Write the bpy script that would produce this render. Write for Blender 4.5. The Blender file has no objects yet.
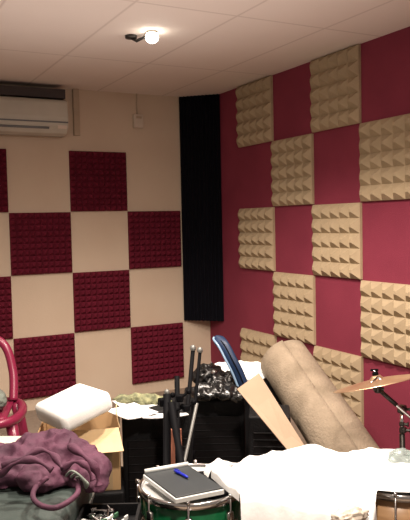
import bpy, bmesh, math, random
from mathutils import Vector, Matrix, noise, Euler
random.seed(5)
C = bpy.context.scene.collection
PI = math.pi
# ---------------------------------------------------------------- camera
CAM = Vector((-2.967, -5.498, 1.495)); YAW, PITCH, ROLL, FPX = .4892, -.05576, -.0212, 684.6
_f = Vector((math.sin(YAW)*math.cos(PITCH), math.cos(YAW)*math.cos(PITCH), math.sin(PITCH)))
_r = Vector((math.cos(YAW), -math.sin(YAW), 0)); _u = _r.cross(_f)
_r2 = _r*math.cos(ROLL)+_u*math.sin(ROLL); _u2 = -_r*math.sin(ROLL)+_u*math.cos(ROLL)
cd = bpy.data.cameras.new('camera'); cam = bpy.data.objects.new('camera', cd); C.objects.link(cam)
m = Matrix((_r2, _u2, -_f)).transposed().to_4x4(); m.translation = CAM; cam.matrix_world = m
cd.sensor_fit = 'VERTICAL'; cd.sensor_height = 24; cd.lens = 24*FPX/520; cd.clip_start = .05
bpy.context.scene.camera = cam
def P(x, y, D):
    """world point measured off the photograph at a known distance D (metres)"""
    return CAM + D*(_f + _r2*(x-205)/FPX + _u2*(260-y)/FPX)
FW = Vector((math.sin(YAW), math.cos(YAW), 0)); RT = Vector((math.cos(YAW), -math.sin(YAW), 0)); UP = Vector((0, 0, 1))
def K(u, v, z): return Vector((CAM.x, CAM.y, 0)) + RT*u + FW*v + UP*z
H = 2.6; T = .5

# ---------------------------------------------------------------- materials
def mat(name, col, rough=.6, metal=0, col2=None, scale=8, bump=0, bscale=60, spec=.5, trans=0, alpha=1, emit=0, detail=4, stretch=None):
    mt = bpy.data.materials.new(name); mt.use_nodes = True
    nt = mt.node_tree; b = nt.nodes['Principled BSDF']
    b.inputs['Roughness'].default_value = rough; b.inputs['Metallic'].default_value = metal
    b.inputs['Specular IOR Level'].default_value = spec
    b.inputs['Transmission Weight'].default_value = trans
    b.inputs['Alpha'].default_value = alpha
    tc = nt.nodes.new('ShaderNodeTexCoord'); vec = tc.outputs['Object']
    if stretch:
        mp = nt.nodes.new('ShaderNodeMapping'); mp.inputs['Scale'].default_value = stretch
        nt.links.new(vec, mp.inputs['Vector']); vec = mp.outputs['Vector']
    n = nt.nodes.new('ShaderNodeTexNoise'); n.inputs['Scale'].default_value = scale; n.inputs['Detail'].default_value = detail
    nt.links.new(vec, n.inputs['Vector'])
    r = nt.nodes.new('ShaderNodeValToRGB')
    c2 = col2 or tuple(c*.82 for c in col)
    r.color_ramp.elements[0].position = .3; r.color_ramp.elements[1].position = .7
    r.color_ramp.elements[0].color = (*c2, 1); r.color_ramp.elements[1].color = (*col, 1)
    nt.links.new(n.outputs['Fac'], r.inputs['Fac']); nt.links.new(r.outputs['Color'], b.inputs['Base Color'])
    if emit:
        b.inputs['Emission Color'].default_value = (*col, 1); b.inputs['Emission Strength'].default_value = emit
    if bump:
        n2 = nt.nodes.new('ShaderNodeTexNoise'); n2.inputs['Scale'].default_value = bscale; n2.inputs['Detail'].default_value = 6
        nt.links.new(vec, n2.inputs['Vector'])
        bp = nt.nodes.new('ShaderNodeBump'); bp.inputs['Strength'].default_value = bump; bp.inputs['Distance'].default_value = .01
        nt.links.new(n2.outputs['Fac'], bp.inputs['Height']); nt.links.new(bp.outputs['Normal'], b.inputs['Normal'])
    return mt
M = dict(
 wall=mat('beige_paint', (.62,.51,.39), .75, col2=(.58,.46,.345), scale=2.2, bump=.08, bscale=90),
 red=mat('crimson_fabric', (.235,.026,.055), .85, col2=(.195,.019,.044), scale=3, bump=.2, bscale=140),
 tan=mat('tan_foam', (.44,.345,.225), .95, col2=(.38,.295,.19), scale=14, bump=.15, bscale=200, spec=.15),
 maroon=mat('maroon_foam', (.145,.013,.030), .95, col2=(.115,.010,.023), scale=14, bump=.15, bscale=200, spec=.15),
 black_foam=mat('black_foam', (.006,.006,.010), .95, scale=20, bump=.2, bscale=200, spec=.1),
 floor=mat('beige_carpet', (.34,.27,.21), .95, scale=30, bump=.3, bscale=300, spec=.1),
 ac=mat('white_plastic', (.60,.58,.50), .22, scale=3),
 acdark=mat('shaded_grille', (.045,.035,.035), .6),
 acline=mat('grey_slot', (.16,.17,.18), .5),
 acdisp=mat('pale_display', (.75,.65,.55), .4),
 beige=mat('beige_plastic', (.50,.40,.29), .6),
 boxw=mat('off_white_plastic', (.66,.58,.48), .5),
 lamp=mat('lit_bulb', (1,.93,.8), .4, emit=18),
 metal=mat('dark_metal', (.05,.045,.04), .4, metal=.6),
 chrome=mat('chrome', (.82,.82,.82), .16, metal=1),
 black=mat('black_vinyl', (.005,.005,.006), .6, bump=.3, bscale=150, spec=.22),
 black2=mat('black_plastic', (.002,.002,.003), .65, spec=.08),
 grille=mat('grille_cloth', (.008,.006,.007), .8, spec=.15, col2=(.004,.004,.004), scale=60, stretch=(1,1,4)),
 bag=mat('black_film', (.010,.010,.010), .25, bump=.5, bscale=22, spec=.6),
 case=mat('green_black_vinyl', (.060,.078,.072), .38, col2=(.038,.052,.048), scale=5, bump=.12, bscale=60),
 card=mat('cardboard', (.52,.34,.17), .85, col2=(.47,.30,.15), scale=5),
 cardl=mat('cardboard_inside', (.70,.51,.29), .85, col2=(.64,.45,.25), scale=5),
 tape=mat('packing_tape', (.46,.33,.19), .35),
 poly=mat('white_polystyrene', (.86,.86,.83), .7, bump=.1, bscale=200),
 paper=mat('white_paper', (.74,.74,.74), .7),
 olive=mat('olive_cloth', (.30,.30,.16), .85, col2=(.06,.07,.04), scale=30, bump=.5, bscale=60),
 jacket=mat('purple_fabric', (.105,.030,.062), .8, col2=(.050,.014,.032), scale=9, bump=.4, bscale=45),
 lining=mat('grey_lining', (.20,.23,.20), .6),
 chair=mat('magenta_plastic', (.23,.018,.055), .3, scale=3),
 roll=mat('grey_tan_carpet_back', (.33,.265,.195), .9, col2=(.215,.17,.12), scale=9, bump=.5, bscale=90, spec=.2, stretch=(1,1,1)),
 rollin=mat('peach_board', (.42,.30,.21), .85, col2=(.37,.26,.18), scale=6),
 sheet=mat('white_sheet', (.88,.89,.88), .8, col2=(.84,.86,.86), scale=4, bump=.25, bscale=30),
 clear=mat('clear_film', (.30,.38,.36), .15, bump=1, bscale=25, spec=.9, trans=.35, alpha=.75),
 green=mat('green_drum_wrap', (.010,.16,.055), .2, col2=(.006,.08,.03), scale=20),
 head=mat('drum_head', (.55,.56,.55), .5),
 wood=mat('brown_wood_shell', (.48,.29,.15), .3, col2=(.38,.21,.10), scale=6, stretch=(1,1,9)),
 salmon=mat('salmon_board', (.50,.19,.12), .7),
 bronze=mat('bronze', (.62,.44,.28), .33, metal=.75, col2=(.46,.27,.16), scale=9),
 blue=mat('blue_plastic', (.010,.026,.070), .45, spec=.3),
 bluel=mat('pale_blue_plastic', (.22,.33,.47), .25),
 pen=mat('blue_pen', (.01,.02,.42), .3),
 cover=mat('slate_cover', (.026,.032,.036), .45, scale=5),
 pages=mat('page_edges', (.70,.72,.70), .5),
 grey=mat('brushed_grey', (.20,.20,.19), .4, metal=.4),
 green2=mat('green_cable', (.05,.16,.08), .5),
)
# ceiling : mineral tiles with a seam pattern
def ceiling_mat():
    mt = mat('ceiling_tiles', (.84,.76,.69), .9, col2=(.81,.73,.66), scale=1.7, bump=.12, bscale=120)
    nt = mt.node_tree; L = nt.links
    b = nt.nodes['Principled BSDF']; ramp = [n for n in nt.nodes if n.type == 'VALTORGB'][0]
    geo = nt.nodes.new('ShaderNodeNewGeometry'); sx = nt.nodes.new('ShaderNodeSeparateXYZ'); L.new(geo.outputs['Position'], sx.inputs[0])
    def ma(op, a, c, d=None):
        n = nt.nodes.new('ShaderNodeMath'); n.operation = op
        for i, q in enumerate((a, c, d)):
            if q is None: continue
            if isinstance(q, (int, float)): n.inputs[i].default_value = q
            else: L.new(q, n.inputs[i])
        return n.outputs[0]
    def seam(axis, off, per, w):
        q = ma('FRACT', ma('DIVIDE', ma('ADD', sx.outputs[axis], off), per), 0)
        d = ma('ABSOLUTE', ma('SUBTRACT', q, .5), 0)
        return ma('SMOOTH_MIN', 1, ma('MAXIMUM', ma('DIVIDE', ma('SUBTRACT', d, .5-w/per), w/per), 0), .01)
    s = ma('MAXIMUM', seam(0, 1.02+5.9, .59, .012), seam(1, 1.07+12, 1.2, .012))
    mx = nt.nodes.new('ShaderNodeMixRGB'); mx.inputs[2].default_value = (.58,.50,.44,1)
    L.new(ma('MULTIPLY', s, .75), mx.inputs[0]); L.new(ramp.outputs[0], mx.inputs[1]); L.new(mx.outputs[0], b.inputs['Base Color'])
    return mt
M['ceil'] = ceiling_mat()

# ---------------------------------------------------------------- helpers
def obj(name, bm, mt, parent=None, smooth=False, base=None):
    """links a bmesh in world coordinates as one object, its origin moved to the bottom centre"""
    me = bpy.data.meshes.new(name)
    bmesh.ops.recalc_face_normals(bm, faces=bm.faces)
    bm.to_mesh(me); bm.free()
    if smooth:
        for p in me.polygons: p.use_smooth = True
    xs = [v.co for v in me.vertices]
    lo = Vector(min(c[i] for c in xs) for i in range(3)); hi = Vector(max(c[i] for c in xs) for i in range(3))
    c = Vector(((lo.x+hi.x)/2, (lo.y+hi.y)/2, lo.z)) if base is None else Vector(base)
    me.transform(Matrix.Translation(-c))
    me.materials.append(M[mt])
    o = bpy.data.objects.new(name, me); C.objects.link(o)
    o.location = c
    if parent:
        w = Vector(parent['_w']) if '_w' in parent else Vector(parent.location)
        o.parent = parent; o.location = c - w
    o['_w'] = list(c)
    return o
def thing(name, label, cat, loc, group=None):
    o = bpy.data.objects.new(name, None); o.empty_display_size = .1; C.objects.link(o); o.location = loc; o['_w'] = list(loc)
    return tag(o, label, cat, group)
def tag(o, label, cat, group=None):
    o['label'] = label; o['category'] = cat
    if group: o['group'] = group
    return o
def struct(o): o['kind'] = 'structure'; return o
def box(bm, c, s, rz=0, rot=None, bev=0, seg=2):
    R = (rot if rot is not None else Matrix.Rotation(rz, 3, 'Z')).to_4x4()
    r = bmesh.ops.create_cube(bm, size=1, matrix=Matrix.Translation(c) @ R @ Matrix.Diagonal((*s, 1)))
    if bev:
        es = list({e for v in r['verts'] for e in v.link_edges})
        bmesh.ops.bevel(bm, geom=es, offset=bev, segments=seg, affect='EDGES', profile=.5)
def tube(bm, pts, rad, n=10, closed=False, caps=True):
    pts = [Vector(p) for p in pts]; N = len(pts); rings = []
    if not isinstance(rad, (list, tuple)): rad = [rad]*N
    up = Vector((.13,.21,.97)); prev = None
    for i, p in enumerate(pts):
        if closed: t = pts[(i+1) % N]-pts[i-1]
        else: t = pts[min(i+1, N-1)]-pts[max(i-1, 0)]
        t.normalize()
        if prev is None:
            a = t.cross(up)
            if a.length < .1: a = t.cross(Vector((1,0,0)))
        else: a = prev - t*prev.dot(t)
        a.normalize(); prev = a; b = t.cross(a)
        rings.append([bm.verts.new(p+(a*math.cos(2*PI*k/n)+b*math.sin(2*PI*k/n))*rad[i]) for k in range(n)])
    for i in range(N if closed else N-1):
        A, B = rings[i], rings[(i+1) % N]
        for k in range(n): bm.faces.new((A[k], A[(k+1) % n], B[(k+1) % n], B[k]))
    if caps and not closed: bm.faces.new(rings[0]); bm.faces.new(rings[-1])
def spline(pts, k=8, closed=False):
    pts = [Vector(p) for p in pts]; out = []; N = len(pts)
    for i in range(N if closed else N-1):
        g = lambda j: pts[j % N] if closed else pts[max(0, min(N-1, j))]
        a, b, c, d = g(i-1), g(i), g(i+1), g(i+2)
        for s in range(k):
            t = s/k
            out.append(.5*((2*b)+(c-a)*t+(2*a-5*b+4*c-d)*t*t+(3*b-a-3*c+d)*t**3))
    if not closed: out.append(pts[-1])
    return out
def lathe(bm, c, prof, n=40, axis=None):
    """prof: list of (radius, height) about the axis through c"""
    q = (Vector(axis).normalized() if axis is not None else UP).to_track_quat('Z', 'Y').to_matrix()
    rings = []
    for r, h in prof:
        if r < 1e-5: rings.append([bm.verts.new(Vector(c)+q@Vector((0,0,h)))])
        else: rings.append([bm.verts.new(Vector(c)+q@Vector((r*math.cos(2*PI*k/n), r*math.sin(2*PI*k/n), h))) for k in range(n)])
    for A, B in zip(rings, rings[1:]):
        for k in range(n):
            f = [A[k % len(A)], A[(k+1) % len(A)], B[(k+1) % len(B)], B[k % len(B)]]
            g = []
            for v in f:
                if v not in g: g.append(v)
            if len(g) > 2: bm.faces.new(g)
def slab(bm, O, A, B, t, bev=0, seg=2, curl=0, n=1):
    """flat piece spanned by O->A and O->B, thickness t hanging below"""
    O, A, B = Vector(O), Vector(A), Vector(B); a = A-O; b = B-O; nn = a.cross(b).normalized()
    if nn.z > 0: nn = -nn
    if n == 1:
        vs = [bm.verts.new(q+w) for w in (Vector(), nn*t) for q in (O, O+a, O+a+b, O+b)]
        fs = [(0,1,2,3), (7,6,5,4), (0,4,5,1), (1,5,6,2), (2,6,7,3), (3,7,4,0)]
        for f in fs: bm.faces.new([vs[i] for i in f])
        if bev: bmesh.ops.bevel(bm, geom=list({e for v in vs for e in v.link_edges}), offset=bev, segments=seg, affect='EDGES', profile=.5)
        return
    g = {}
    for i in range(n+1):
        for j in range(n+1):
            s, q = i/n, j/n
            w = nn*(-curl*((2*s-1)**2*.7+(2*q-1)**2*.3) - .2*curl*noise.noise(Vector((s*3, q*3, O.x*9))))
            for k in (0, 1): g[i,j,k] = bm.verts.new(O+a*s+b*q+w+nn*t*k)
    for i in range(n):
        for j in range(n):
            for k in (0, 1): bm.faces.new([g[i,j,k], g[i+1,j,k], g[i+1,j+1,k], g[i,j+1,k]])
    for i in range(n):
        for (p, q) in (((i,0),(i+1,0)), ((i,n),(i+1,n)), ((0,i),(0,i+1)), ((n,i),(n,i+1))):
            bm.faces.new([g[(*p,0)], g[(*q,0)], g[(*q,1)], g[(*p,1)]])
def quad(bm, a, b, c, d, t):
    n_ = (b-a).cross(d-a).normalized()
    vs = [bm.verts.new(q+w) for w in (Vector(), n_*t) for q in (a, b, c, d)]
    for f in [(0,1,2,3), (7,6,5,4), (0,4,5,1), (1,5,6,2), (2,6,7,3), (3,7,4,0)]: bm.faces.new([vs[i] for i in f])
def blob(bm, c, r, amp=.2, fr=3, seed=0, rot=None, sub=4, ridge=True, floor_z=None):
    R = rot.to_matrix() if rot else Matrix.Identity(3)
    res = bmesh.ops.create_icosphere(bm, subdivisions=sub, radius=1)
    for v in res['verts']:
        d = v.co.copy(); q = d*fr+Vector((seed*7.1, seed*3.3, seed))
        w = noise.noise(q)+.5*noise.noise(q*2.1)
        if ridge: w = (1-2.2*abs(w))*.6 - .2 + .35*noise.noise(q*.6)
        v.co = Vector(c)+R@Vector((d.x*r[0]*(1+amp*w), d.y*r[1]*(1+amp*w), d.z*r[2]*(1+amp*w*1.3)))
        if floor_z is not None and v.co.z < floor_z: v.co.z = floor_z
def remesh(o, vox=.008, it=2):
    m_ = o.modifiers.new('remesh', 'REMESH'); m_.mode = 'VOXEL'; m_.voxel_size = vox; m_.use_smooth_shade = True
    if it: s = o.modifiers.new('smooth', 'SMOOTH'); s.iterations = it; s.factor = .5
def wn(o, w=.004, seg=2):
    b = o.modifiers.new('bevel', 'BEVEL'); b.width = w; b.segments = seg; b.limit_method = 'ANGLE'
    return o

# ---------------------------------------------------------------- room shell
bm = bmesh.new(); box(bm, (-1.8, -2.7, -.05), (6.6, 7.6, .1)); struct(obj('floor', bm, 'floor'))
bm = bmesh.new(); box(bm, (-1.8, -2.7, H+.05), (6.6, 7.6, .1)); struct(obj('ceiling', bm, 'ceil'))
bm = bmesh.new(); box(bm, (-1.8, .05, H/2), (6.6, .1, H)); struct(obj('wall_back', bm, 'wall'))
bm = bmesh.new(); box(bm, (.05, -3.25, H/2), (.1, 6.5, H)); struct(obj('wall_right', bm, 'red'))

# ---------------------------------------------------------------- foam wall panels
def foam(n, base, peak, gap=.003):
    bm = bmesh.new(); s = (T-2*gap)/n; w = T/2-gap
    # local: x across, z up, front towards -y
    box(bm, (0, -base/2, T/2), (2*w, base, 2*w))
    for i in range(n):
        for j in range(n):
            x0 = -w+i*s; z0 = gap+j*s; y = -base
            q = [bm.verts.new((x0, y, z0)), bm.verts.new((x0+s, y, z0)), bm.verts.new((x0+s, y, z0+s)), bm.verts.new((x0, y, z0+s))]
            h = s*.10; cx, cz = x0+s/2, z0+s/2
            a = [bm.verts.new((cx+dx*h, y-peak, cz+dz*h)) for dx, dz in ((-1,-1),(1,-1),(1,1),(-1,1))]
            bm.faces.new(a)
            for k in range(4): bm.faces.new((q[k], q[(k+1) % 4], a[(k+1) % 4], a[k]))
    me = bpy.data.meshes.new('foam'); bmesh.ops.recalc_face_normals(bm, faces=bm.faces); bm.to_mesh(me); bm.free(); return me
fm = foam(10, .022, .030); fm.materials.append(M['maroon'])
ft = foam(5, .020, .042); ft.materials.append(M['tan'])
X0 = -.2857; Y0 = -.590
rows = {1: 'top', 2: 'second', 3: 'third', 4: 'bottom'}
lab = {(3,1): 'maroon ridged foam panel cut by the left photo edge, just below the air conditioner',
       (3,3): 'maroon foam panel at the left photo edge, lower one, above the magenta chair',
       (2,2): 'large maroon foam panel of the second row, left one, below the air conditioner corner',
       (2,4): 'lowest maroon foam panel on the left, behind the white polystyrene block and magenta chair',
       (1,1): 'maroon foam panel alone in the top row, below the small wall box',
       (1,3): 'maroon foam panel in the middle of the beige wall, third row down',
       (0,2): 'maroon foam panel touching the black corner foam halfway up the beige wall',
       (0,4): 'lowest maroon foam panel on the right, behind the black stand tops'}
for (k, r), lb in lab.items():
    o = bpy.data.objects.new('foam_panel', fm); C.objects.link(o)
    o.location = (X0-(k+.5)*T, .002, H-(r+1)*T); tag(o, lb, 'foam panel', 'maroon pyramid foam panels on the beige wall')
lab = {(0,0): 'tan pyramid foam panel under the ceiling, nearest the black corner foam',
       (2,0): 'tan pyramid foam panel under the ceiling, second from the corner, highest in the photo',
       (1,1): 'tan foam panel of the second row, narrower one left of centre on the red wall',
       (3,1): 'dim tan foam panel of the second row at the right photo edge',
       (0,2): 'tan foam panel in the middle row closest to the black corner foam',
       (2,2): 'tan foam panel in the middle row, farther from the corner',
       (1,3): 'tan foam panel directly above the top of the carpet roll',
       (3,3): 'tan foam panel at the right photo edge directly above the cymbal',
       (0,4): 'tan foam panel behind the blue curved plastic piece, partly hidden by the roll',
       (2,4): 'tan foam panel behind the carpet roll and cymbal, lowest on the red wall'}
for (k, r), lb in lab.items():
    o = bpy.data.objects.new('foam_panel', ft); C.objects.link(o)
    o.rotation_euler = (0, 0, -PI/2)
    o.location = (0, Y0-(k+.5)*T, H-(r+1)*T); tag(o, lb, 'foam panel', 'tan pyramid foam panels on the red wall')
# black corner foam: prism across the corner with a vertically ridged face
bm = bmesh.new()
a = Vector((-.268, 0, 0)); b = Vector((0, -.262, 0)); n_ = 11; d = (b-a); nrm = Vector((-1, -1, 0)).normalized()
prof = [Vector((-.002, -.002, 0)), a + Vector((0, -.002, 0))]
for i in range(n_):
    for s, w in ((.12, .004), (.5, .03), (.88, .004)):
        prof.append(a+d*((i+s)/n_)+nrm*w)
prof.append(b + Vector((-.002, 0, 0)))
lo = [bm.verts.new(p+UP*.615) for p in prof]; hi = [bm.verts.new(p+UP*(H-.002)) for p in prof]
for i in range(len(prof)): j = (i+1) % len(prof); bm.faces.new((lo[i], lo[j], hi[j], hi[i]))
bm.faces.new(lo); bm.faces.new(hi)
tag(obj('corner_foam', bm, 'black_foam'), 'tall black ridged foam strip filling the room corner up to the ceiling', 'foam strip')

# ---------------------------------------------------------------- air conditioner
ac = thing('air_conditioner', 'white split air conditioner high on the beige wall', 'air conditioner', (-1.69, 0, 2.235))
ax0, ax1 = -2.13, -1.335
def acprof(bm, pts, x0, x1):
    A = [bm.verts.new((x0, y, z)) for y, z in pts]; B = [bm.verts.new((x1, y, z)) for y, z in pts]
    for i in range(len(pts)): j = (i+1) % len(pts); bm.faces.new((A[i], A[j], B[j], B[i]))
    bm.faces.new(A); bm.faces.new(B)
bm = bmesh.new(); acprof(bm, [(0,2.205),(0,2.50),(-.10,2.49),(-.165,2.475),(-.185,2.45),(-.195,2.34),(-.19,2.265),(-.15,2.215),(-.08,2.202)], ax0, ax1)
wn(obj('body', bm, 'ac', ac, smooth=False), .008, 3)
bm = bmesh.new(); box(bm, (-1.735, -.085, 2.525), (.78, .16, .07)); g = obj('shaded_top_grille', bm, 'acdark', ac); g['label'] = 'top intake grille, dark with the shade of the gap above'  # dark colour also carries the shade of the gap below the ceiling
bm = bmesh.new(); box(bm, (-1.74, -.193, 2.298), (.80, .012, .010)); obj('seam', bm, 'acline', ac)
bm = bmesh.new(); box(bm, (-1.82, -.186, 2.252), (.66, .014, .016), rot=Matrix.Rotation(.4, 3, 'X')); obj('air_outlet', bm, 'acline', ac)
bm = bmesh.new(); box(bm, (-1.385, -.189, 2.262), (.07, .010, .026), rot=Matrix.Rotation(.2, 3, 'X')); obj('display', bm, 'acdisp', ac)
bm = bmesh.new(); box(bm, (-1.215, -.018, 2.41), (.05, .036, .378), bev=.004); tag(obj('pipe_cover', bm, 'beige'), 'beige vertical pipe cover beside the air conditioner', 'pipe cover')
jb = thing('wall_sensor', 'small off-white box under the ceiling on the beige wall', 'wall box', (-.672, 0, 2.31))
bm = bmesh.new(); box(bm, (-.672, -.022, 2.365), (.088, .044, .115), bev=.008); obj('housing', bm, 'boxw', jb)
bm = bmesh.new(); box(bm, (-.672, -.045, 2.395), (.05, .004, .02)); obj('slot', bm, 'beige', jb)
bm = bmesh.new(); tube(bm, [(-.672, -.008, 2.42), (-.676, -.008, 2.5), (-.672, -.008, H)], .006); obj('cable', bm, 'beige', jb)
# ceiling spotlight
sp = thing('ceiling_spotlight', 'small glowing ceiling spotlight with a dark side mount', 'spotlight', (-1.30, -1.70, H))
lc = CAM+(P(152,37,1)-CAM)*((2.568-CAM.z)/(P(152,37,1).z-CAM.z)); mc = CAM+(P(131,36.5,1)-CAM)*((2.595-CAM.z)/(P(131,36.5,1).z-CAM.z)); mc.z = H
bm = bmesh.new(); lathe(bm, mc-UP*.016, [(0,0),(.034,0),(.036,.006),(.036,.016),(0,.016)], 24); obj('mount', bm, 'metal', sp, True)
bm = bmesh.new(); tube(bm, [mc-UP*.012, mc-UP*.03+Vector((.03,-.01,0)), lc+UP*.02], .009); obj('arm', bm, 'metal', sp, True)
bm = bmesh.new(); lathe(bm, lc+UP*.005, [(.014,.034),(.028,.030),(.034,.014),(.031,.014),(.026,.024),(.014,.030)], 24); obj('lamp_shade', bm, 'ac', sp, True)
bm = bmesh.new(); blob(bm, lc-UP*.002, (.038,.038,.034), amp=0, sub=3); obj('bulb', bm, 'lamp', sp, True)

# ---------------------------------------------------------------- left side: chair
ch = thing('plastic_chair', 'magenta moulded plastic chair at the left photo edge behind the jacket', 'chair', K(-1.28, 3.75, 0))
cz = .475
def ck(x, y, z): return K(-1.315+x*.985-y*.17, 3.75+x*.17+y*.985, z)
bm = bmesh.new()
g = {}
for i in range(9):
    for j in range(9):
        x = -.21+.42*i/8; y = -.20+.40*j/8; z = cz-.018*math.cos(x*7)*math.cos(y*6)
        for k in (0,1): g[i,j,k] = bm.verts.new(ck(x, y, z-k*.012))
for i in range(8):
    for j in range(8):
        for k in (0,1): bm.faces.new([g[i,j,k], g[i+1,j,k], g[i+1,j+1,k], g[i,j+1,k]])
for i in range(8):
    for (p_, q_) in (((i,0),(i+1,0)), ((i,8),(i+1,8)), ((0,i),(0,i+1)), ((8,i),(8,i+1))):
        bm.faces.new([g[(*p_,0)], g[(*q_,0)], g[(*q_,1)], g[(*p_,1)]])
obj('seat', bm, 'chair', ch, True)
bm = bmesh.new(); tube(bm, spline([ck(-.22,-.21,cz-.02), ck(.22,-.21,cz-.02), ck(.22,.21,cz-.02), ck(-.22,.21,cz-.02)], 8, True), .026, 10, closed=True); obj('seat_rim', bm, 'chair', ch, True)
for sx in (-1, 1):
    for sy in (-1, 1):
        bm = bmesh.new(); tube(bm, [ck(sx*.225, sy*.16, cz-.01), ck(sx*.262, sy*.19, .25), ck(sx*.29, sy*.23, 0)], [.034,.028,.020], 10); obj('leg', bm, 'chair', ch, True)
bm = bmesh.new(); tube(bm, spline([ck(-.21,.17,cz), ck(-.205,.24,cz+.16), ck(-.15,.28,cz+.32), ck(0,.30,cz+.37), ck(.15,.28,cz+.32), ck(.205,.24,cz+.16), ck(.21,.17,cz)], 8), .026, 10); obj('back_frame', bm, 'chair', ch, True)
for x in (-.11, 0, .11):
    bm = bmesh.new(); tube(bm, [ck(x,.19,cz), ck(x,.26,cz+.17), ck(x*.9,.29,cz+.35)], [.018,.016,.014], 8); obj('back_slat', bm, 'chair', ch, True)
bm = bmesh.new(); blob(bm, ck(.10,.0,cz+.055), (.085,.13,.065), .25, 2.5, 4, sub=4, floor_z=cz+.006)
tag(obj('plastic_bag', bm, 'lining', smooth=True), 'grey crumpled bag on the seat of the magenta chair', 'bag')

# ---------------------------------------------------------------- long black case and the jacket on it
ctop = .605
RZ = -YAW
bm = bmesh.new(); cc = K(-.93, 2.21, 0)
cs = thing('equipment_case', 'green-black vinyl case in the bottom left corner under the purple jacket', 'case', cc)
box(bm, cc+UP*(ctop/2+.01), (.98, .62, ctop-.02), rz=RZ-.02, bev=.03, seg=4); obj('shell', bm, 'case', cs, True)
bm = bmesh.new(); box(bm, cc+UP*(ctop-.12), (.984, .624, .012), rz=RZ-.02); obj('seam', bm, 'grey', cs)
for sx in (-.4, .4):
    for sy in (-.22, .22):
        bm = bmesh.new(); lathe(bm, cc+RT*sx+FW*sy, [(0,0),(.025,0),(.03,.03),(0,.03)], 12); obj('foot', bm, 'black2', cs, True)
for s in (-.25, .25):
    bm = bmesh.new(); box(bm, cc+RT*s-FW*.315+UP*(ctop-.12), (.06, .02, .07), rz=RZ-.02, bev=.004); obj('latch', bm, 'chrome', cs)
# pale keyboard lid behind the jacket
bm = bmesh.new(); q0 = P(-60, 446, 2.62); 
box(bm, K(-.985, 2.60, .668), (.56, .085, .022), rz=RZ-.06, bev=.008)
kb = thing('wooden_shelf', 'pale narrow board at the left edge behind the purple jacket', 'shelf', K(-.98, 2.62, 0))
obj('board', bm, 'ac', kb)
for s in (-.24, .24):
    bm = bmesh.new(); box(bm, K(-.98+s, 2.605, .328), (.03, .06, .656), rz=RZ-.06); obj('leg', bm, 'metal', kb)
# jacket
jk = thing('purple_jacket', 'crumpled purple fabric jacket with a loose strap lying on the dark case', 'jacket', K(-.70, 2.3, ctop))
bm = bmesh.new()
for (x, D, r, sd, rt) in ((8,2.30,(.12,.11,.085),1,.3), (44,2.36,(.10,.11,.115),2,-.4), (66,2.32,(.10,.10,.10),3,.5), (88,2.24,(.06,.10,.065),4,.2),
                              (26,2.36,(.09,.09,.095),5,.1), (-20,2.34,(.11,.10,.07),7,0), (38,2.22,(.10,.07,.05),8,.6), (78,2.28,(.07,.09,.08),6,-.2)):
    D += .07; c = K((x-205)/FPX*D, D, ctop+.028)
    blob(bm, c, r, .34, 1.7, sd, rot=Euler((.1, .2*math.sin(sd), -YAW+rt)), sub=4)
for v in bm.verts:
    if v.co.z < ctop+.004: v.co.z = ctop+.004
o = obj('cloth', bm, 'jacket', jk, True); remesh(o, .007, 3)
tx = bpy.data.textures.new('folds', 'CLOUDS'); tx.noise_scale = .11; tx.noise_depth = 2
dm = o.modifiers.new('folds', 'DISPLACE'); dm.texture = tx; dm.strength = .035; dm.mid_level = .5
bm = bmesh.new()
for pts, r in (([P(2,466,2.21), P(22,458,2.22), P(40,450,2.25), P(54,456,2.22), P(62,468,2.18)], .012), ([P(70,446,2.27), P(84,456,2.2), P(96,470,2.19), P(99,486,2.18)], .015), ([P(-2,476,2.22), P(14,464,2.2), P(34,460,2.2), P(52,470,2.19)], .013), ([P(62,470,2.2), P(74,462,2.19), P(86,466,2.17), P(93,480,2.17)], .011)):
    s = spline(pts, 8); tube(bm, s, [r*(.75+.35*math.sin(i*.55)) for i in range(len(s))], 10)
obj('fold', bm, 'jacket', jk, True)
bm = bmesh.new(); tube(bm, spline([P(47,478,2.24), P(36,487,2.17), P(33,497,2.10), P(40,505,2.06), P(54,508,2.04), P(68,502,2.07), P(78,492,2.12), P(76,480,2.18)], 8), .0085, 8)
obj('strap', bm, 'jacket', jk, True)
bm = bmesh.new()
for k in range(4):
    tube(bm, spline([P(66+k*5,476+k,2.18), P(72+k*4,471+k*3,2.15), P(82+k*2,478+k*2,2.14), P(86,488,2.15)], 6), .004, 6)
o = obj('drawcord', bm, 'lining', jk, True); o['label'] = 'grey-green cords'

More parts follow.
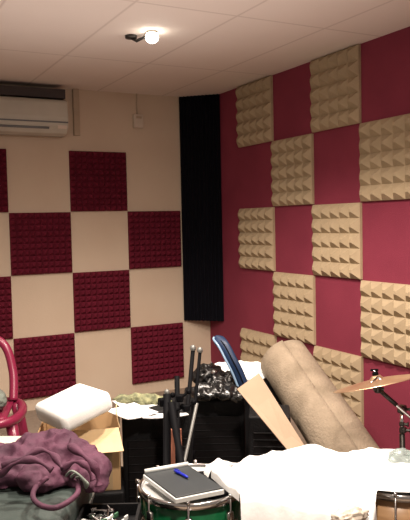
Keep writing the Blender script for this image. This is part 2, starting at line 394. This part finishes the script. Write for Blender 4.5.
# ---------------------------------------------------------------- cardboard box with polystyrene block
bx = K(-.565, 2.98, 0)
def stand_box(name, label, cat, c, s, rz, mt, feet=True, grille=None, z0=0, handle=True):
    t = thing(name, label, cat, c+UP*z0)
    bm = bmesh.new(); box(bm, c+UP*(z0+.015+s[2]/2-.0075), (s[0], s[1], s[2]-.015), rz=RZ+rz, bev=.012, seg=3); obj('cabinet', bm, mt, t)
    R = Matrix.Rotation(RZ+rz, 3, 'Z')
    if grille:
        bm = bmesh.new(); gx, gz = s[0]-.05, s[2]*grille
        fc = c+R@Vector((0, -s[1]/2-.006, 0))+UP*(z0+gz/2+.04)
        box(bm, fc, (gx, .012, gz), rz=RZ+rz, bev=.003); g = obj('speaker_grille', bm, 'grille', t)
        bm = bmesh.new()
        n = 14
        for i in range(n+1):
            z = fc.z-gz/2+gz*i/n
            tube(bm, [Vector((fc.x, fc.y, z))+R@Vector((-gx/2, -.008, 0)), Vector((fc.x, fc.y, z))+R@Vector((gx/2, -.008, 0))], .0016, 6)
        obj('grille_wire', bm, 'black', g)
    for sx in (-1, 1):
        for sy in (-1, 1):
            bm = bmesh.new(); lathe(bm, c+R@Vector((sx*(s[0]/2-.04), sy*(s[1]/2-.04), 0))+UP*z0, [(0,0),(.016,0),(.019,.018),(0,.018)], 12); obj('foot', bm, 'black2', t, True)
    if handle:
        bm = bmesh.new(); hc = c+UP*(z0+s[2])
        tube(bm, spline([hc+R@Vector((-.07, .06, -.002)), hc+R@Vector((-.06, .06, .012)), hc+R@Vector((.06, .06, .012)), hc+R@Vector((.07, .06, -.002))], 5), .006, 8); obj('handle', bm, 'black2', t, True)
    return t
stand_box('guitar_amplifier', 'black amplifier underneath the open cardboard box', 'amplifier', bx, (.37, .32, .36), .12, 'black', grille=.7, handle=False)
cb = thing('cardboard_box', 'open brown cardboard box with a pale flap folded out, behind the purple jacket', 'box', bx+UP*.36)
R = Matrix.Rotation(RZ+.12, 3, 'Z'); w, dp, h = .335, .27, .265
def bl(x, y, z): return bx+R@Vector((x, y, 0))+UP*(.362+z)
bm = bmesh.new(); th = .005
for c_, s_ in (((0,0,.003),(w,dp,.005)), ((0,-dp/2,h/2),(w,th,h)), ((0,dp/2,h/2),(w,th,h)), ((-w/2,0,h/2),(th,dp,h)), ((w/2,0,h/2),(th,dp,h))):
    box(bm, bl(*c_), s_, rz=RZ+.12)
obj('carton', bm, 'card', cb)
def flap(pts, mt='cardl', nm='flap'):
    bm = bmesh.new(); slab(bm, *pts, .004, n=5, curl=.008); return obj(nm, bm, mt, cb)
flap((bl(-.02,-dp/2-.002,h), bl(w/2,-dp/2-.002,h), bl(0.0,-dp/2-.085,h-.075)))
flap((bl(-w/2,-dp/2-.002,h), bl(-.05,-dp/2-.002,h), bl(-w/2+.0,-dp/2-.025,h-.10)), 'card')
flap((bl(w/2,-dp/2,h), bl(w/2,dp/2,h), bl(w/2-.01,-dp/2,h+.055)))
bm = bmesh.new(); box(bm, bl(.115,-dp/2-.004,h/2-.02), (.045,.002,h-.05), rz=RZ+.12); obj('tape', bm, 'tape', cb)
bm = bmesh.new(); slab(bm, P(32,404,2.95), P(80,381,3.10), P(60,416,2.72), .085, bev=.024, seg=4)
tag(obj('polystyrene_block', bm, 'poly', smooth=True), 'white polystyrene block with rounded edges lying tilted across the cardboard box', 'foam block')

# ---------------------------------------------------------------- black speaker with papers
sb = K(-.235, 3.12, 0); st = .665
stand_box('speaker_cabinet', 'tall black speaker cabinet right of the cardboard box, papers on top', 'speaker', sb, (.31, .27, st), .05, 'black', grille=.75, handle=False)
bm = bmesh.new(); slab(bm, P(104,411,3.02), P(134,404,3.12), P(128,421,2.90), .003, n=6, curl=.008); tag(obj('paper_sheet', bm, 'paper'), 'white paper sheet at the left corner of the black speaker top', 'paper')
bm = bmesh.new(); slab(bm, P(128,407,3.08), P(172,404,3.16), P(143,420,2.93), .003, n=6, curl=.010); tag(obj('paper_sheet', bm, 'paper'), 'bright white paper sheet hanging over the front of the black speaker', 'paper')
bm = bmesh.new(); slab(bm, P(112,402,3.13), P(142,398,3.22), P(124,410,3.04), .003, n=6, curl=.006); tag(obj('paper_sheet', bm, 'paper'), 'small pale paper beneath the olive crumpled cloth', 'paper')
bm = bmesh.new()
for k, (x, y) in enumerate(((124,400), (137,398), (150,399), (161,402), (144,401))): blob(bm, P(x, y, 3.16), (.045,.04,.022), .6, 3, k+3, sub=3)
o = obj('crumpled_cloth', bm, 'olive', smooth=True); remesh(o, .006, 1); tag(o, 'olive and dark crumpled cloth on top of the papers on the black speaker', 'cloth')
# salmon board behind the stands
bm = bmesh.new(); box(bm, K(-.155, 2.93, .30), (.075, .012, .60), rz=RZ, bev=.003); tag(obj('narrow_board', bm, 'salmon'), 'salmon-coloured narrow board upright behind the black stands', 'board')

# ---------------------------------------------------------------- folded stands
def stand(name, label, top, foot, r=.008, legs=.10, knob=.014, mt='black2', spread=.10):
    top = Vector(top); foot = Vector(foot); foot = top+(foot-top)*(top.z/(top.z-foot.z))
    t = thing(name, label, 'stand', foot, 'black folded stands leaning behind the snare drum')
    ax = (top-foot)
    bm = bmesh.new(); tube(bm, [foot+ax*.03, foot+ax*.5, foot+ax*.5, top], [r, r, r*.75, r*.75], 10); obj('pole', bm, mt, t, True)
    bm = bmesh.new(); tube(bm, [foot+ax*.48, foot+ax*.53], r*1.8, 10); obj('clutch', bm, 'black2', t, True)
    if knob:
        bm = bmesh.new(); blob(bm, top+UP*knob*.6, (knob, knob, knob*1.1), 0, sub=3); o = obj('knob', bm, 'grey', t, True)
    for k in range(3):
        a = k*2*PI/3+1.1; d = Vector((math.cos(a), math.sin(a), 0))
        bm = bmesh.new(); s = foot+ax*.42; e = foot+d*spread; e.z = .006
        tube(bm, [s+d*.012, s*.5+e*.5+d*.012, e], [.007,.007,.006], 8); obj('leg', bm, 'black2', t, True)
stand('microphone_stand', 'tall black stand with a round knob on top, left one of the pair', P(193,350,3.15), P(182,470,3.02), r=.013)
stand('microphone_stand', 'tall black stand with a round knob on top, right one of the pair', P(200,352,3.2), P(189,470,3.06), r=.011)
stand('music_stand', 'short black pointed stand rod just left of the pair with knobs', P(177,376,2.95), P(178,470,2.86), r=.015, knob=0)
stand('music_stand', 'folded thick black stand in front of the salmon board, left one', P(167,394,2.84), P(167,480,2.78), r=.022, knob=.012, spread=.08)
stand('music_stand', 'folded black stand right of the salmon board, leaning right', P(171,402,2.8), P(184,480,2.76), r=.019, knob=0, spread=.08)
stand('microphone_stand', 'dull grey metal rod leaning right of the black stands', P(197,403,2.95), P(186,455,2.9), r=.009, knob=0, mt='grey')
# tangled clamps between the stands
for k, (x, y, sc) in enumerate(((163,402,1.1), (180,398,1), (172,414,1.2), (186,408,.9))):
    bm = bmesh.new(); c = P(x, y, 2.84)
    box(bm, c, (.035*sc, .03*sc, .03*sc), rz=k, bev=.006); tube(bm, [c, c+Vector((.03, -.01, .02))*sc], .006, 8)
    blob(bm, c+Vector((.035, -.012, .024))*sc, (.012,)*3, 0, sub=2)
    tag(obj('stand_clamp', bm, 'black2', smooth=False), ['black clamp at the far left of the stand cluster', 'black clamp near the pointed stand rod', 'lowest black clamp in the stand cluster', 'black clamp against the knobbed pair of stands'][k], 'clamp', 'clamps in the stand cluster')

# ---------------------------------------------------------------- amplifier stack in the middle
am = K(.03, 3.54, 0)
stand_box('guitar_amplifier', 'tall black amplifier behind the stands, black bags piled on top', 'amplifier', am, (.31, .30, .60), .0, 'black', grille=.8)
am2 = K(.297, 3.28, 0)
stand_box('bass_amplifier', 'low black amplifier with a ribbed grille under the carpet roll', 'amplifier', am2, (.20, .22, .575), -.10, 'black', grille=.8, handle=False)
def bagl(name, label, cat, specs, mt, vox=.007, it=1, fz=None, ds=.03):
    bm = bmesh.new()
    for k, (x, y, D, r) in enumerate(specs): blob(bm, P(x, y, D), r, .5, 2.8, k+len(label), sub=4)
    if fz:
        for v in bm.verts:
            if v.co.z < fz: v.co.z = fz
    o = obj(name, bm, mt, smooth=True); remesh(o, vox, it)
    t2 = bpy.data.textures.new('crumple', 'VORONOI'); t2.noise_scale = .05
    d_ = o.modifiers.new('crumple', 'DISPLACE'); d_.texture = t2; d_.strength = ds; d_.mid_level = .4
    tag(o, label, cat); return o
bagl('black_bag', 'shiny black crumpled bag lying on the front of the middle amplifier', 'bag', ((205,392,3.38,(.07,.07,.035)), (222,391,3.38,(.07,.07,.035)), (236,394,3.36,(.05,.06,.03))), 'bag', fz=.602)
bagl('black_bag', 'black plastic bag bulging beneath the blue curved piece', 'bag', ((209,377,3.55,(.07,.07,.06)), (222,383,3.52,(.08,.07,.05))), 'bag', fz=.602)
bagl('white_bag', 'flat white plastic bag behind the blue curved piece', 'bag', ((226,370,3.9,(.10,.10,.03)), (247,369,3.9,(.10,.10,.032)), (240,376,3.85,(.16,.10,.03))), 'sheet', ds=.02)
stand_box('storage_crate', 'dark crate behind the middle amplifier carrying a white bag', 'crate', K(.205, 3.92, 0), (.44, .30, .60), 0, 'black', handle=False)
for k, (x, y) in enumerate(((203,390), (198,397), (209,397), (240,397), (214,372))):  # chrome bits added as highlights of the black bags
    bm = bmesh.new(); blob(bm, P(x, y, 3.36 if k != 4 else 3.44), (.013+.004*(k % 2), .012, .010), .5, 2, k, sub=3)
    tag(obj('bag_glint', bm, 'chrome', smooth=True), 'small shiny bit added as a glint on the black bags', 'scrap', 'added glints on the bags of the middle amplifier')
# blue curved plastic piece
bm = bmesh.new()
cl = spline([P(216,337,3.50), P(223,345,3.46), P(231,360,3.43), P(238,374,3.42), P(245,392,3.42)], 8)
N = len(cl); rings = []
for i, c in enumerate(cl):
    s = i/(N-1); wd = .026*math.sin(min(1, s*5+.25)*PI/2)+.004
    tg = (cl[min(i+1, N-1)]-cl[max(i-1, 0)]).normalized(); sd = (RT*.85+FW*-.3); sd = (sd-tg*sd.dot(tg)).normalized(); nn = tg.cross(sd)
    row = []
    for j in range(13):
        a = -1+2*j/12
        row.append(c+sd*wd*a+nn*(.012*(1-a*a)-(.0)))
    rings.append((row, [p-nn*.008 for p in row]))
V = [[[bm.verts.new(p) for p in s] for s in r] for r in rings]
for i in range(N-1):
    for k in (0,1):
        for j in range(12): bm.faces.new((V[i][k][j], V[i][k][j+1], V[i+1][k][j+1], V[i+1][k][j]))
    for j in (0,12): bm.faces.new((V[i][0][j], V[i+1][0][j], V[i+1][1][j], V[i][1][j]))
for i in (0, N-1):
    for j in range(12): bm.faces.new((V[i][0][j], V[i][0][j+1], V[i][1][j+1], V[i][1][j]))
bp_ = thing('plastic_sled', 'long blue curved plastic piece standing up out of the black bags', 'plastic piece', P(245,392,3.42))
obj('shell', bm, 'blue', bp_, True)
bm = bmesh.new(); tube(bm, [c+(RT*-.025)*math.sin(min(1,i/(N-1)*5+.25)*PI/2)-FW*.012 for i, c in enumerate(cl)], .006, 8); o = obj('rim', bm, 'bluel', bp_, True); o['label'] = 'pale blue rim'
bm = bmesh.new(); tube(bm, [c+(RT*.008)-FW*.018 for i, c in enumerate(cl[4:])], .003, 6); obj('groove', bm, 'black2', bp_, True)

# ---------------------------------------------------------------- carpet roll
rt_ = P(284, 358, 3.85); rb = P(390, 514, 3.08); rb.z = max(rb.z, .12)
ax = (rb-rt_).normalized(); LEN = (rb-rt_).length; sd = ax.cross(Vector((0,0,1))).normalized(); nn = sd.cross(ax)
cr = thing('carpet_roll', 'large grey-tan rolled carpet leaning down to the right across the dark amplifier', 'carpet roll', Vector((rb.x, rb.y, 0)))
def spiral(r0, r1, turns, a0, th, mt, nm, ns=14, skew=0):
    bm = bmesh.new(); na = int(turns*36); G = {}
    for i in range(ns+1):
        for j in range(na+1):
            a = a0+turns*2*PI*j/na; r = r0+(r1-r0)*j/na + .003*noise.noise(Vector((i*.6, a*1.5, r0*50)))
            for k in (0,1):
                G[i,j,k] = bm.verts.new(rt_+ax*(LEN*i/ns+skew*(j/na))+(sd*math.cos(a)+nn*math.sin(a))*(r-th*k))
    for i in range(ns):
        for j in range(na):
            for k in (0,1): bm.faces.new((G[i,j,k], G[i+1,j,k], G[i+1,j+1,k], G[i,j+1,k]))
    for j in range(na):
        for i in (0, ns): bm.faces.new((G[i,j,0], G[i,j+1,0], G[i,j+1,1], G[i,j,1]))
    for i in range(ns):
        for j in (0, na): bm.faces.new((G[i,j,0], G[i+1,j,0], G[i+1,j,1], G[i,j,1]))
    return obj(nm, bm, mt, cr, True)
spiral(.055, .150, 6, 1.2, .007, 'roll', 'rolled_layers')
# loose outer edge of the roll / flat board beside it
bm = bmesh.new(); quad(bm, P(237,389,3.10), P(259,373,3.14), P(306,448,2.99), P(291,454,2.95), .008)
tag(obj('peach_board', bm, 'rollin'), 'flat peach-coloured board leaning beside the carpet roll', 'board')

# ---------------------------------------------------------------- drums
def drum(name, label, c, r, ztop, depth, shell, nl, mthead='head', phase=0, legs=None):
    t = thing(name, label, 'drum', Vector((c.x, c.y, 0)))
    c = Vector((c.x, c.y, 0)); zb = ztop-depth
    bm = bmesh.new(); lathe(bm, c+UP*zb, [(r-.012,.012),(r-.006,.012),(r-.006,depth-.012),(r-.012,depth-.012),(r-.012,.012)], 64); obj('shell', bm, shell, t, True)
    for z in (ztop, zb):
        s = 1 if z == ztop else -1
        bm = bmesh.new(); lathe(bm, c+UP*z, [(r-.002,-.010*s-.008),(r+.008,-.010*s-.008),(r+.008,-.010*s+.012),(r+.002,-.010*s+.016),(r-.004,-.010*s+.012),(r-.002,-.010*s-.008)], 64); obj('hoop', bm, 'chrome', t, True)
        bm = bmesh.new(); lathe(bm, c+UP*(z-.006*s), [(0,.0),(r-.012,.0),(r-.003,-.004*s),(r-.003,-.008*s),(0,-.006*s)], 48); obj('drum_head', bm, mthead, t, True)
    for k in range(nl):
        a = phase+k*2*PI/nl; d = Vector((math.cos(a), math.sin(a), 0))
        bm = bmesh.new(); q = c+d*(r+.006)
        box(bm, q+UP*(zb+depth/2), (.020,.026,min(.08, depth*.45)), rz=a, bev=.006); L = obj('lug', bm, 'chrome', t, True)
        bm = bmesh.new(); q2 = c+d*(r+.012); tube(bm, [q2+UP*(zb+.005), q2+UP*(ztop+.006)], .0035, 8)
        tube(bm, [q2+UP*(ztop+.003), q2+UP*(ztop+.015)], .007, 8); obj('tension_rod', bm, 'chrome', L, True)
    return t
sn = K(-.063, 2.395, 0); szt = .565
s_ = drum('snare_drum', 'green snare drum with chrome hoop, notebook lying on it', sn, .183, szt, .16, 'green', 8, phase=.25)
bm = bmesh.new(); tube(bm, [sn+UP*.12, sn+UP*.33], .012, 12)
sst = thing('snare_stand', 'chrome tripod stand under the green snare drum', 'stand', sn)
obj('pole', bm, 'chrome', sst, True)
for k in range(3):
    a = k*2*PI/3+.5; d = Vector((math.cos(a), math.sin(a), 0))
    bm = bmesh.new(); tube(bm, [sn+UP*.24, sn+d*.22+UP*.012], .008, 8); obj('leg', bm, 'chrome', sst, True)
    bm = bmesh.new(); tube(bm, spline([sn+UP*.32, sn+d*.12+UP*.36, sn+d*.207+UP*.385, sn+d*.207+UP*.43], 5), .007, 8); obj('basket_arm', bm, 'chrome', sst, True)
# practice pad + notebook + pen
bm = bmesh.new(); lathe(bm, K(-.02, 2.37, szt-.004), [(0,0),(.115,0),(.12,.006),(.115,.014),(0,.014)], 40)
tag(obj('practice_pad', bm, 'black2', smooth=True), 'black round pad under the notebook on the green snare drum', 'drum pad')
nb = thing('notebook', 'dark slate notebook with pale page edges on the green snare drum', 'notebook', K(-.09, 2.40, szt+.012))
O = P(143, 474, 2.47); 
def nz(p, z): return Vector((p.x, p.y, z))
def onz(x, y, z):   # point of the photograph at height z
    d = P(x, y, 1)-CAM; return CAM+d*((z-CAM.z)/d.z)
zt = szt+.036
O, A, B = onz(144,473,zt), onz(188,465,zt), onz(176,497,zt)
bm = bmesh.new(); slab(bm, O, A, B, .004, bev=.0015); obj('cover', bm, 'cover', nb)
ee = ((A-O)+(B-O)).normalized()*.003
bm = bmesh.new(); slab(bm, O-UP*.005-(B-O).normalized()*.001-(A-O).normalized()*.004, A-UP*.005, B-UP*.005-(A-O).normalized()*.004+(B-O).normalized()*.006, .016, bev=.002); obj('pages', bm, 'pages', nb)
bm = bmesh.new(); a_, b_ = onz(145,471.5,zt+.004), onz(188,464,zt+.004); tube(bm, [a_, b_], .0085, 10); o = obj('spine', bm, 'pages', nb, True); o['label'] = 'silvery spine along the far edge'
pn = thing('ballpoint_pen', 'blue pen lying on the slate notebook', 'pen', onz(182,475,zt))
a_, b_ = onz(176,471,zt+.007), onz(188,477.5,zt+.007)
bm = bmesh.new(); tube(bm, [a_, a_+(b_-a_)*.9, b_], [.0055,.005,.002], 10); obj('barrel', bm, 'pen', pn, True)
bm = bmesh.new(); dd = (b_-a_); tube(bm, [a_-dd*.08, a_+dd*.3], .0065, 10); obj('cap', bm, 'pen', pn, True)
bm = bmesh.new(); tube(bm, [a_+UP*.008, a_+dd*.3+UP*.008], .0018, 6); obj('clip', bm, 'pen', pn, True)
# wooden floor tom
tm = K(.655, 2.325, 0); tz = .60
f_ = drum('floor_tom', 'brown wooden floor tom at the bottom right under the white sheet', tm, .172, tz, .36, 'wood', 12, phase=math.radians(-137))
for k in range(3):
    a = k*2*PI/3+.9; d = Vector((math.cos(a), math.sin(a), 0))
    bm = bmesh.new(); tube(bm, [tm+d*.195+UP*.48, tm+d*.195+UP*.0], .006, 8); box(bm, tm+d*.186+UP*.38, (.03,.03,.05), rz=a, bev=.005); obj('leg', bm, 'chrome', f_, True)

# ---------------------------------------------------------------- white sheet over the kit
def lerp(tab, x):
    if x <= tab[0][0]: return tab[0][1]
    for (a, b), (c, d) in zip(tab, tab[1:]):
        if x <= c: return b+(d-b)*(x-a)/(c-a)
    return tab[-1][1]
def sst_(e0, e1, x):
    t = max(0, min(1, (x-e0)/(e1-e0))); return t*t*(3-2*t)
# rear outline: height of the mound along its ridge, by lateral position u
ridge = [(.0,.605),(.03,.61),(.07,.575),(.12,.535),(.20,.54),(.30,.548),(.37,.560),(.43,.560),(.48,.565),(.53,.57),(.62,.600),(.70,.582),(.80,.59),(.95,.58),(1.2,.58)]
vb = [(.0,2.42),(.05,2.52),(.15,2.66),(.3,2.72),(.44,2.72),(.54,2.57),(.8,2.55),(1.2,2.55)]        # where the back edge starts to drop
vf = [(.0,2.20),(.49,2.02),(.515,2.09),(.54,2.168),(.60,2.150),(.66,2.142),(.74,2.155),(.80,2.20),(.84,2.24),(1.2,2.24)]
bm = bmesh.new(); NU, NV = 150, 130; G = {}
for i in range(NU+1):
    for j in range(NV+1):
        s = i/NU; t = j/NV
        u = -.01+1.05*s
        # left edge follows the snare rim diagonal
        f0 = lerp(vf, u); b0 = lerp(vb, u)
        v = (f0) + (b0+.06-f0)*t
        top = lerp(ridge, u)
        h = .607+(top-.607)*sst_(.35, .85, t)
        q = Vector((u*7, v*7, 1.3))
        wr = .016*(1-2*abs(noise.noise(q)))-.008 + .008*noise.noise(q*2.6) + .004*noise.noise(q*6)
        edge = sst_(0, .12, t)
        z = h+wr*(.35+.65*edge)
        if u < .10 and v < 2.45: z = max(z, .592)
        dt = math.hypot(u-.655, v-2.325)
        if dt < .23: z = max(z, tz+.030-max(0, dt-.20)*.5) if v > 2.2 else max(z, tz+.017)
        # drops
        dl = sst_(.055, -.01, u); z -= 0.0*dl
        kk = K(u, v, z)
        # left boundary: sheet starts further right nearer the camera
        shift = max(0, (2.46-v))*.42*(1-sst_(.0,.45,u))
        kk += RT*shift
        G[i,j] = kk
vs = {k: bm.verts.new(c) for k, c in G.items()}
for i in range(NU):
    for j in range(NV): bm.faces.new((vs[i,j], vs[i+1,j], vs[i+1,j+1], vs[i,j+1]))
# hanging skirts: back, left, and front-left part
def skirt(keys, out, zend, n=14, amp=.016):
    prev = [vs[k] for k in keys]
    for r in range(1, n+1):
        cur = []
        for idx, k in enumerate(keys):
            p = G[k]; f = r/n
            o_ = out(k)*(.045*math.sin(min(1, f*3)*PI/2) + .03*f + amp*f*math.sin(idx*.55+2*noise.noise(Vector((idx*.1, 0, 3)))))
            z = p.z+(zend-p.z)*(f**1.1)
            cur.append(bm.verts.new((p.x+o_.x, p.y+o_.y, z)))
        for a in range(len(keys)-1): bm.faces.new((prev[a], prev[a+1], cur[a+1], cur[a]))
        prev = cur
skirt([(i, NV) for i in range(NU+1)], lambda k: FW*1.0, .05)
skirt([(0, j) for j in range(NV+1) if G[0,j].dot(FW) > -99 and j > 100], lambda k: -RT*.6, .10)
ifr = [i for i in range(NU+1) if (-.01+1.05*i/NU) < .52]
skirt([(i, 0) for i in ifr], lambda k: -FW*.8, .08)
skirt([(0, j) for j in range(0, 101)], lambda k: -RT*.05, .575, n=3, amp=0)
bmesh.ops.remove_doubles(bm, verts=bm.verts, dist=.0004)
o = obj('dust_sheet', bm, 'sheet', smooth=True); tag(o, 'bright white crumpled dust sheet covering the drum kit at bottom right', 'sheet')
# clear crumpled plastic and cream scrap on the sheet
bm = bmesh.new(); blob(bm, P(402,460,2.46), (.045,.04,.035), .6, 2.4, 3, sub=5); blob(bm, P(394,466,2.44), (.03,.03,.025), .6, 2.4, 8, sub=4)
o = obj('clear_plastic_bag', bm, 'clear', smooth=True); remesh(o, .005, 1); tag(o, 'small crumpled clear plastic bag on the white sheet at the right edge', 'bag')
bm = bmesh.new(); blob(bm, P(350,516,2.03)-UP*.0, (.055,.035,.022), .5, 2.4, 5, sub=4)
tag(obj('paper_wad', bm, 'boxw', smooth=True), 'cream crumpled paper on the white sheet at the bottom edge', 'paper')

# ---------------------------------------------------------------- cymbal stand
cy = thing('cymbal_stand', 'chrome and black boom cymbal stand against the red wall at the right', 'stand', K((404-205)/FPX*2.9, 2.9, 0))
pb = K((404-205)/FPX*2.9, 2.9, 0); pj = P(402, 411, 2.9)
tl = P(378, 389, 2.9)
bm = bmesh.new(); tube(bm, [pb+UP*.06, Vector((pj.x, pj.y, pj.z-.10))], .012, 12); obj('pole', bm, 'metal', cy, True)
bm = bmesh.new(); tube(bm, [Vector((pj.x, pj.y, pj.z-.13)), pj], .008, 12); obj('inner_pole', bm, 'chrome', cy, True)
for (x, y, s) in ((402,409,1.1), (403,430,.9), (402,424,.7)):
    bm = bmesh.new(); c = P(x, y, 2.9); box(bm, c, (.032*s,.03*s,.03*s), rz=.4, bev=.007); tube(bm, [c, c+RT*.03*s-FW*.01], .006, 8); box(bm, c+RT*.032*s-FW*.01, (.008,.006,.03*s), rz=.3, bev=.002); obj('clamp', bm, 'metal', cy)
bm = bmesh.new(); tube(bm, [tl, P(402,410,2.88), P(432,436,2.86)], .007, 10); obj('boom_arm', bm, 'chrome', cy, True)
bm = bmesh.new(); tube(bm, [tl, tl.lerp(P(400,408,2.88), .85)], .0095, 10); obj('boom_sleeve', bm, 'metal', cy, True)
bm = bmesh.new(); box(bm, tl+UP*.0, (.028,.024,.034), rz=.2, bev=.006); tube(bm, [tl-RT*.02, tl+RT*.025], .007, 8); obj('tilter', bm, 'metal', cy)
cc_ = P(376.5, 378.5, 2.9)
axc = (UP*1.0+RT*-.20+FW*.215).normalized()
bm = bmesh.new(); tube(bm, [tl, cc_, cc_+axc*.035], .0045, 8); obj('threaded_rod', bm, 'chrome', cy, True)
bm = bmesh.new(); lathe(bm, cc_+axc*.012, [(0,0),(.013,0),(.013,.014),(.008,.018),(0,.018)], 16, axc); obj('felt', bm, 'black2', cy, True)
bm = bmesh.new(); box(bm, cc_+axc*.036, (.034,.008,.010), rz=-.5, bev=.003); obj('wing_nut', bm, 'black2', cy)
for e, q in ((P(366,387,2.82), P(378,377,2.84)), (P(386,385,2.82), P(378,377,2.84))):  # two rods added to shape the inverted-V light reflection on the cymbal
    bm = bmesh.new(); tube(bm, [q, e], [.005,.0035], 8); obj('reflection_rod', bm, 'chrome', cy, True)
for k in range(3):
    a = k*2*PI/3+.2; d = Vector((math.cos(a), math.sin(a), 0))
    bm = bmesh.new(); tube(bm, [pb+UP*.30, pb+d*.26+UP*.015], .009, 8); obj('leg', bm, 'chrome', cy, True)
cm = thing('cymbal', 'thin bronze cymbal tilted to the left on the boom stand', 'cymbal', cc_)
bm = bmesh.new()
R0 = .19
top = [(.006,.020),(.018,.018),(.026,.010),(.030,.004)]+[(.03+(R0-.03)*k/10, .004-.018*(k/10)**1.5) for k in range(1, 11)]
prof = top+[(r, h-.0015) for r, h in reversed(top)]+[top[0]]
lathe(bm, cc_-axc*.006, prof, 64, axc); obj('disc', bm, 'bronze', cm, True)

# ---------------------------------------------------------------- chrome bits at the bottom between case and snare
bits = thing('hardware_tray', 'open black tray of drum hardware at the bottom edge between case and snare', 'tray', K(-.335, 2.17, 0))
bm = bmesh.new(); tc_ = K(-.335, 2.17, 0)
Rr = RZ
for c_, s_2 in (((0,0,.25),(.19,.24,.50)), ((0,-.12,.515),(.19,.01,.05)), ((0,.12,.515),(.19,.01,.05)), ((-.095,0,.515),(.01,.24,.05)), ((.095,0,.515),(.01,.24,.05))):
    box(bm, tc_+RT*c_[0]+FW*c_[1]+UP*c_[2], s_2, rz=RZ)
obj('tray', bm, 'black', bits)
random.seed(11)
names = ['chrome rod with a wing nut lying in the hardware tray', 'bent chrome rod lying in the hardware tray', 'short chrome clamp lying in the hardware tray']
for k in range(14):
    u = -.335+random.uniform(-.06,.06); v = 2.17+random.uniform(-.03,.08); a = random.uniform(0, PI)
    c = K(u, v, .516+random.uniform(0,.022)); d = (RT*math.cos(a)+FW*math.sin(a))*random.uniform(.02,.035)+UP*random.uniform(-.004,.012)
    bm = bmesh.new(); r = random.uniform(.004,.007)
    tube(bm, [c-d, c, c+d], [r, r, r*.8], 8); box(bm, c+d, (.02,.006,.016), rz=a, bev=.002); blob(bm, c-d, (.010,.010,.008), 0, sub=2)
    tag(obj('wing_bolt', bm, ['chrome','chrome','green2','pages'][k % 4], smooth=False), 'small '+['chrome','chrome','green','white'][k % 4]+' bolt in the hardware tray left of the snare drum', 'bolt', 'small '+['chrome','chrome','green','white'][k % 4]+' bolts in the hardware tray')

# ---------------------------------------------------------------- light
w = bpy.data.worlds.new('world'); bpy.context.scene.world = w; w.use_nodes = True
bg = w.node_tree.nodes['Background']; bg.inputs['Color'].default_value = (1.0, .80, .68, 1); bg.inputs['Strength'].default_value = .27
def spot(loc, aim, power, angle, blend, size=.05, col=(1,.86,.74)):
    l = bpy.data.lights.new('spot', 'SPOT'); l.energy = power; l.spot_size = math.radians(angle); l.spot_blend = blend; l.shadow_soft_size = size; l.color = col
    o = bpy.data.objects.new('spot', l); C.objects.link(o); o.location = loc
    o.rotation_euler = (Vector(aim)-Vector(loc)).to_track_quat('-Z', 'Y').to_euler(); return o
spot((-1.27,-1.70,2.52), (-1.27,-1.70,0), 50, 130, .7)
spot((-1.45,-3.1,2.54), (-1.2,-2.6,0), 250, 118, .6, .08)
spot((-2.6,-3.1,2.54), (-2.2,-2.4,0), 160, 130, .8, .08)
spot((-2.2,-4.6,2.54), (-1.2,-2.2,0), 210, 100, .9, .08)
spot((-1.9,-2.5,.95), (-1.9,-2.5,2.6), 46, 112, .8, .3, (1,.86,.80))  # added fill without a real fixture, aimed up to brighten the ceiling
spot((-2.6,-4.6,.9), (-2.4,-4.2,2.6), 38, 115, .8, .3, (1,.86,.80))  # second added uplight, fills the ceiling nearer the camera
sc = bpy.context.scene
sc.view_settings.view_transform = 'Standard'; sc.view_settings.look = 'None'; sc.view_settings.exposure = 0; sc.view_settings.gamma = 1
for o in bpy.data.objects:
    if '_w' in o: del o['_w']
